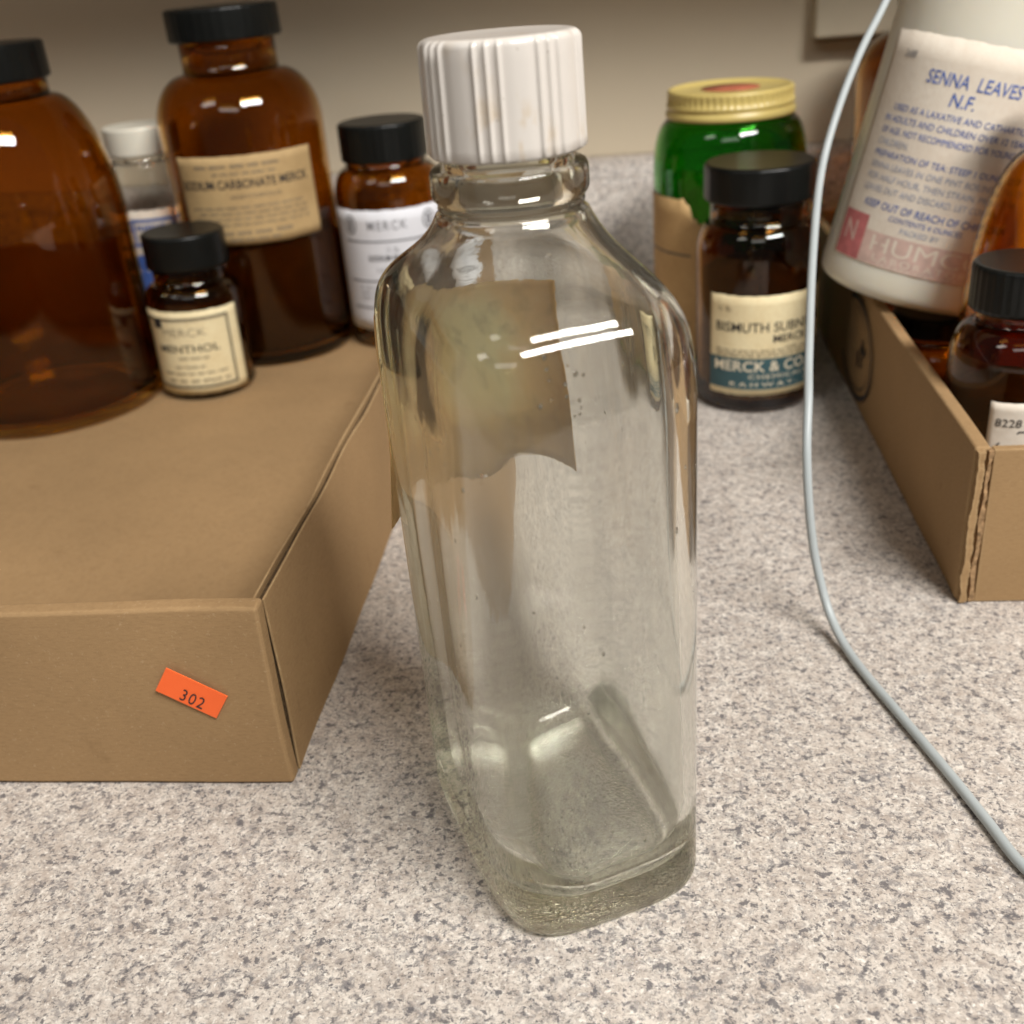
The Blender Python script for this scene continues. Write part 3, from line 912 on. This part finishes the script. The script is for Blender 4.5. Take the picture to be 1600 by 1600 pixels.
# 4 amber bottle with a white label, half behind the clear bottle
b = round_bottle('amber_bottle', 'amber bottle with black cap and white ruled label behind the clear bottle', -0.0552, 0.6490, FL, 0.0318, 0.086, 0.102, 0.0232, 0.112,
                 (0.0250, 0.1055, 0.1262), M['amber'], M['black_cap'], 0.0026, 'amber bottles standing in the left tray')
lb, fn = wrap_label(b, 0.0318, R(0), 0.0470, 0.094, 0.0700, M['p_white'])
p = Print()
p.text('MERCK', -0.004, 0.0262, 0.0075, M['ink_grey'], width=0.023, spacing=1.3, bold=0.004)
for s_ in (-0.0275, 0.0215):
    p.ring(s_, 0.0268, 0.0042, 0.0055, 0.0008, M['ink']); p.rect(s_ - 0.0016, s_ + 0.0016, 0.0235, 0.030, M['ink_grey'])
for v_ in (0.0175, -0.0055, -0.0215): p.rect(-0.033, 0.033, v_ - 0.0006, v_ + 0.0006, M['ink_grey'])
p.text('\u00bc lb.', -0.002, 0.0125, 0.0040, M['ink_grey'])
p.text('SODIUM BROMIDE MERCK', 0.004, 0.0078, 0.0046, M['ink'], width=0.042, bold=0.014)
p.text('U.S.P.  GRAN.', -0.003, 0.0010, 0.0034, M['ink_grey'])
for v_ in (-0.0095, -0.0125, -0.0155): p.words(-0.026, 0.028, v_, 0.0014, M['ink_grey'], rnd)
p.words(-0.018, 0.02, -0.026, 0.0022, M['ink_grey'], rnd)
p.lay(fn, lb)

# 5 clear jar with a cream lid
b = round_bottle('glass_jar', 'clear jar with cream screw lid and blue printed label between amber bottles', -0.2000, 0.6720, FL, 0.0210, 0.108, 0.113, 0.0186, 0.121,
                 (0.0198, 0.1165, 0.1325), M['jarglass'], M['white_lid'], 0.0018, None, cat='jar', capname='lid', cap_rib=None)
lb, fn = wrap_label(b, 0.0210, R(10), 0.048, 0.056, 0.078, M['p_offwhite'])
p = Print()
p.frame(-0.020, 0.006, 0.018, 0.034, 0.0018, M['ink_blue']); p.words(-0.017, 0.003, 0.029, 0.0035, M['ink_blue'], rnd)
p.rect(-0.020, 0.002, -0.022, 0.013, M['ink_blue']); p.words(-0.016, 0.0, 0.004, 0.003, M['cream_ink'], rnd, 1)
p.lay(fn, lb)

# 6 green jar
b = round_bottle('green_jar', 'green glass jar with gold lid and torn tan label beside the backsplash', 0.1325, 0.5935, 0.0, 0.0405, 0.098, 0.1235, 0.0300, 0.129,
                 (0.0325, 0.1235, 0.1375), M['green'], M['gold'], 0.0028, None, cat='jar', capname='lid', cap_rib=None, shoulder=0.8)
lid = [o for o in b.children if o.name.startswith('lid')][0]
# gold lid: knurled upper band over a plain rolled bead, faded red disc on top
rings = []
for r, z, k in ((0.024, 0.1240, 0), (0.0330, 0.1240, 0), (0.0336, 0.1247, 0), (0.0337, 0.1260, 0), (0.0333, 0.1275, 0), (0.0323, 0.1281, 0), (0.0324, 0.1290, 0),
                (0.0332, 0.1298, 0), (0.0331, 0.1308, 0.2), (0.0322, 0.1314, 1), (0.0323, 0.1340, 1), (0.0325, 0.1358, 0.6), (0.0326, 0.1367, 0), (0.0321, 0.1376, 0), (0.0310, 0.1380, 0), (0.0300, 0.1376, 0),
                (0.0292, 0.1369, 0), (0.016, 0.1369, 0), (0.0005, 0.1369, 0)):
    rings.append([((r + 0.00028 * k * math.cos(60 * 2 * PI * j / 480)) * math.cos(2 * PI * j / 480), (r + 0.00028 * k * math.cos(60 * 2 * PI * j / 480)) * math.sin(2 * PI * j / 480), z) for j in range(480)])
V, F = loft(rings)
bpy.data.objects.remove(lid)
lid = mesh('lid', V, F, M['gold'], b, True)
V, F = loft(lathe_rings([(0.0152, 0.1370), (0.0152, 0.13715), (0.0005, 0.13717)], 48)); mesh('printed_disc', V, F, M['gold_red'], lid, True)


def torn(u, v):
    k = max(0.0, (u + 0.006) / 0.02)
    return v - max(0, min(1, (v + 0.048) / 0.094)) * min(0.045, k * 0.02 + (0.0012 * math.sin(u * 1400) + 0.002 * math.sin(u * 520) if k > 0 else 0))


lb, fn = wrap_label(b, 0.0405, R(-28), 0.0455, 0.094, 0.084, M['p_tan'], torn=torn)
p = Print(); p.rect(-0.04, 0.0, 0.0125, 0.0138, M['ink_soft']); p.lay(fn, lb, 'printed_rule')
p = Print(); p.rect(-0.04, 0.0, -0.024, -0.0232, M['ink_soft']); p.lay(fn, lb, 'printed_rule')

# 7 bismuth bottle on the counter
b = round_bottle('amber_bottle', 'dark amber bottle with bismuth label and teal band standing on the counter', 0.1280, 0.5098, 0.0, 0.0290, 0.073, 0.0880, 0.0225, 0.101,
                 (0.0252, 0.0985, 0.1150), M['amber_dark'], M['black_cap'], 0.0024, None, cap_rib=lambda a: 0.0003 * max(0, math.cos(12 * a)) ** 3)
shade_fill(b, 0.0290 - 0.0028, 0.0062, 0.066)
lb, fn = wrap_label(b, 0.0290, R(25), 0.0345, 0.0710, 0.0490, M['p_cream'])
p = Print()
p.rect(-0.0354, 0.0354, -0.0215, -0.0058, M['teal'])
p.text('BISMUTH SUBNITRATE', -0.0315, 0.0092, 0.0066, M['ink'], width=0.0640, align='l', bold=0.006)
p.text('MERCK', -0.0040, 0.0034, 0.0052, M['ink'], width=0.0180, align='l', bold=0.012)
p.text('\u00bc lb.', -0.0270, 0.0180, 0.0036, M['ink_soft'])
p.text('U.S.P.', 0.005, -0.0010, 0.0026, M['ink_soft'])
for v_ in (-0.0020, -0.0035, -0.0048): p.words(-0.0315, 0.030, v_, 0.0010, M['ink_soft'], rnd)
p.text('MERCK & CO. INC.', -0.0322, -0.0100, 0.0072, M['cream_ink'], width=0.0640, align='l', bold=0.010, lift=2)
p.text('CHEMICALS', 0.0000, -0.0150, 0.0030, M['cream_ink'], width=0.030, spacing=1.2, lift=2)
p.text('RAHWAY, N.J.', 0.001, -0.0190, 0.0030, M['cream_ink'], width=0.050, spacing=1.5, lift=2)
p.lay(fn, lb)

# 8 bottles in the right tray
b = round_bottle('amber_bottle', 'amber bottle with broad shoulder behind the tilted white bottle', 0.2500, 0.6080, FL, 0.0450, 0.128, 0.152, 0.026, 0.172,
                 (0.0300, 0.169, 0.187), M['amber'], M['black_cap'], 0.003, 'amber bottles in the right tray')
b = round_bottle('amber_bottle', 'amber bottle with black cap and small numbered label at the right edge', 0.1850, 0.3620, FL, 0.0222, 0.064, 0.0765, 0.0145, 0.085,
                 (0.0174, 0.0815, 0.0978), M['amber_dark'], M['black_cap'], 0.0022, 'amber bottles in the right tray')
shade_fill(b, 0.0222 - 0.0026, 0.0062, 0.052)
lb, fn = wrap_label(b, 0.0222, R(31), 0.0375, 0.034, 0.032, M['p_offwhite'])
p = Print()
p.text('8228', -0.0105, 0.0085, 0.0042, M['ink'], width=0.0085)
for s_ in ((-0.0135, 0.0, -0.0065, 0.0055), (-0.0135, 0.0, -0.0065, -0.0055)):
    u0_, v0_, u1_, v1_ = s_
    V = [(u0_, v0_ - 0.0004), (u0_, v0_ + 0.0004), (u1_, v1_ + 0.0004), (u1_, v1_ - 0.0004)]
    p.add(V, [(0, 3, 2, 1)], M['ink'])
p.rect(-0.0065, 0.0065, 0.0051, 0.0057, M['ink']); p.rect(-0.0065, 0.0065, -0.0057, -0.0051, M['ink'])
p.text('J', -0.0045, 0.0, 0.0085, M['ink'], shear=0.3)
p.lay(fn, lb)
b = round_bottle('amber_bottle', 'light amber bottle with long sloping shoulder in front of the tilted white bottle', 0.2155, 0.4055, FL, 0.0300, 0.062, 0.126, 0.0110, 0.138,
                 (0.0140, 0.135, 0.152), M['amber_light'], M['black_cap'], 0.0022, 'amber bottles in the right tray')
b = round_bottle('amber_bottle', 'squat dark bottle in the shadow under the tilted white bottle', 0.2030, 0.4720, FL, 0.0250, 0.026, 0.033, 0.018, 0.038,
                 (0.0195, 0.036, 0.0455), M['amber_dark'], M['black_cap'], 0.0022, 'amber bottles in the right tray')

# 9 tilted white plastic bottle
sx_, sy_ = 0.1885, 0.475
b = empty('plastic_bottle', (sx_, sy_, 0.0575), 0, 'milky white plastic bottle with blue printed senna label, tilted over the right tray', 'bottle')
b.rotation_euler = (Matrix.Rotation(R(14.0), 3, 'Y') @ Matrix.Rotation(facing(sx_, sy_), 3, 'Z')).to_euler()
r = 0.0405
P = smooth_profile([(0.0, 0.002), (r * 0.8, 0.001), (r - 0.006, 0.0), (r - 0.0015, 0.0025), (r, 0.0075), (r, 0.02), (r, 0.06), (r, 0.112), (r, 0.128), (r - 0.003, 0.136), (r - 0.014, 0.147), (0.019, 0.152), (0.018, 0.156), (0.018, 0.170), (0.015, 0.171), (0.0, 0.171)], 5)
lathe('body', P, M['hdpe'], b, 96)
make_cap(b, 0.0205, 0.158, 0.178, M['white_lid'], knurl, 'cap')
lb, fn = wrap_label(b, r, R(2), 0.0595, 0.092, 0.0910, M['p_offwhite'])
p = Print()
bl, pb = M['ink_blue'], M['ink_pale_blue']
p.text('2688', -0.034, 0.0370, 0.0040, M['ink_grey'], width=0.0062, shear=0.2)
p.text('SENNA  LEAVES', -0.0045, 0.0305, 0.0072, bl, width=0.037, shear=0.12, bold=0.005)
p.text('N.F.', -0.0065, 0.0235, 0.0072, bl, width=0.0095, shear=0.12, bold=0.006)
lines = ['USED AS A LAXATIVE AND CATHARTIC', 'IN ADULTS AND CHILDREN OVER 12 YEARS', 'OF AGE. NOT RECOMMENDED FOR YOUNGER', 'CHILDREN.',
         'PREPARATION OF TEA: STEEP 1 OUNCE OF', 'SENNA LEAVES IN ONE PINT BOILING WATER', 'FOR HALF HOUR, THEN STRAIN. PRESS THE', 'LEAVES OUT AND DISCARD. LET COOL']
for k, s_ in enumerate(lines):
    w_ = len(s_) * 0.00172
    p.text(s_, -0.037 + (0.003 if k == 0 else 0), 0.0170 - 0.0046 * k, 0.0036, bl if k in (0, 1, 2, 4) else pb, width=w_, align='l', bold=0.0, shear=0.08)
p.text('KEEP OUT OF REACH OF CHILDREN', -0.004, -0.0212, 0.0042, bl, width=0.060, bold=0.006, shear=0.08)
p.text('CONTENTS 4 OUNCES', -0.005, -0.0252, 0.0030, bl, width=0.030, shear=0.08)
p.text('PACKED BY', -0.006, -0.0290, 0.0030, pb, width=0.016, shear=0.08)
p.rect(-0.0440, -0.0290, -0.0452, -0.0262, M['red']); p.rect(-0.0290, 0.0420, -0.0452, -0.0318, M['pink'])
p.text('N', -0.0372, -0.0345, 0.0120, M['pink'], width=0.0065, bold=0.01, lift=1)
p.text('HUMCO', 0.000, -0.0365, 0.0095, M['p_offwhite'], width=0.049, bold=0.0, lift=1)
p.text('LABORATORY', 0.000, -0.0418, 0.0040, M['p_offwhite'], width=0.044, lift=1, spacing=1.3)
p.text('TEXARKANA, TEXAS', 0.000, -0.0442, 0.0018, M['p_offwhite'], width=0.040, lift=1)
p.lay(fn, lb)

# ------------------------------------------------------------------ cable
cab = tube('cable', [(0.150, 0.100, 0.0018), (0.1329, 0.145, 0.0018), (0.1239, 0.1705, 0.0018), (0.1172, 0.1879, 0.0018), (0.1150, 0.2046, 0.0018), (0.1125, 0.2233, 0.0018), (0.1082, 0.2505, 0.0018), (0.1050, 0.2708, 0.0018), (0.1032, 0.2845, 0.0030), (0.1017, 0.2949, 0.0075), (0.1000, 0.3010, 0.0160),
                     (0.0978, 0.3049, 0.0290), (0.0962, 0.3075, 0.0455), (0.0965, 0.3130, 0.0610), (0.0994, 0.3236, 0.0735), (0.1036, 0.3393, 0.0830), (0.1138, 0.3742, 0.1056), (0.1240, 0.4030, 0.1282),
                     (0.1340, 0.4188, 0.1477), (0.1460, 0.4337, 0.1655), (0.1592, 0.4477, 0.1814), (0.1750, 0.4660, 0.2050), (0.195, 0.50, 0.25)], 0.00145, M['cable'])
tag(cab, 'thin pale grey cable curving down onto the counter at the right', 'cable')
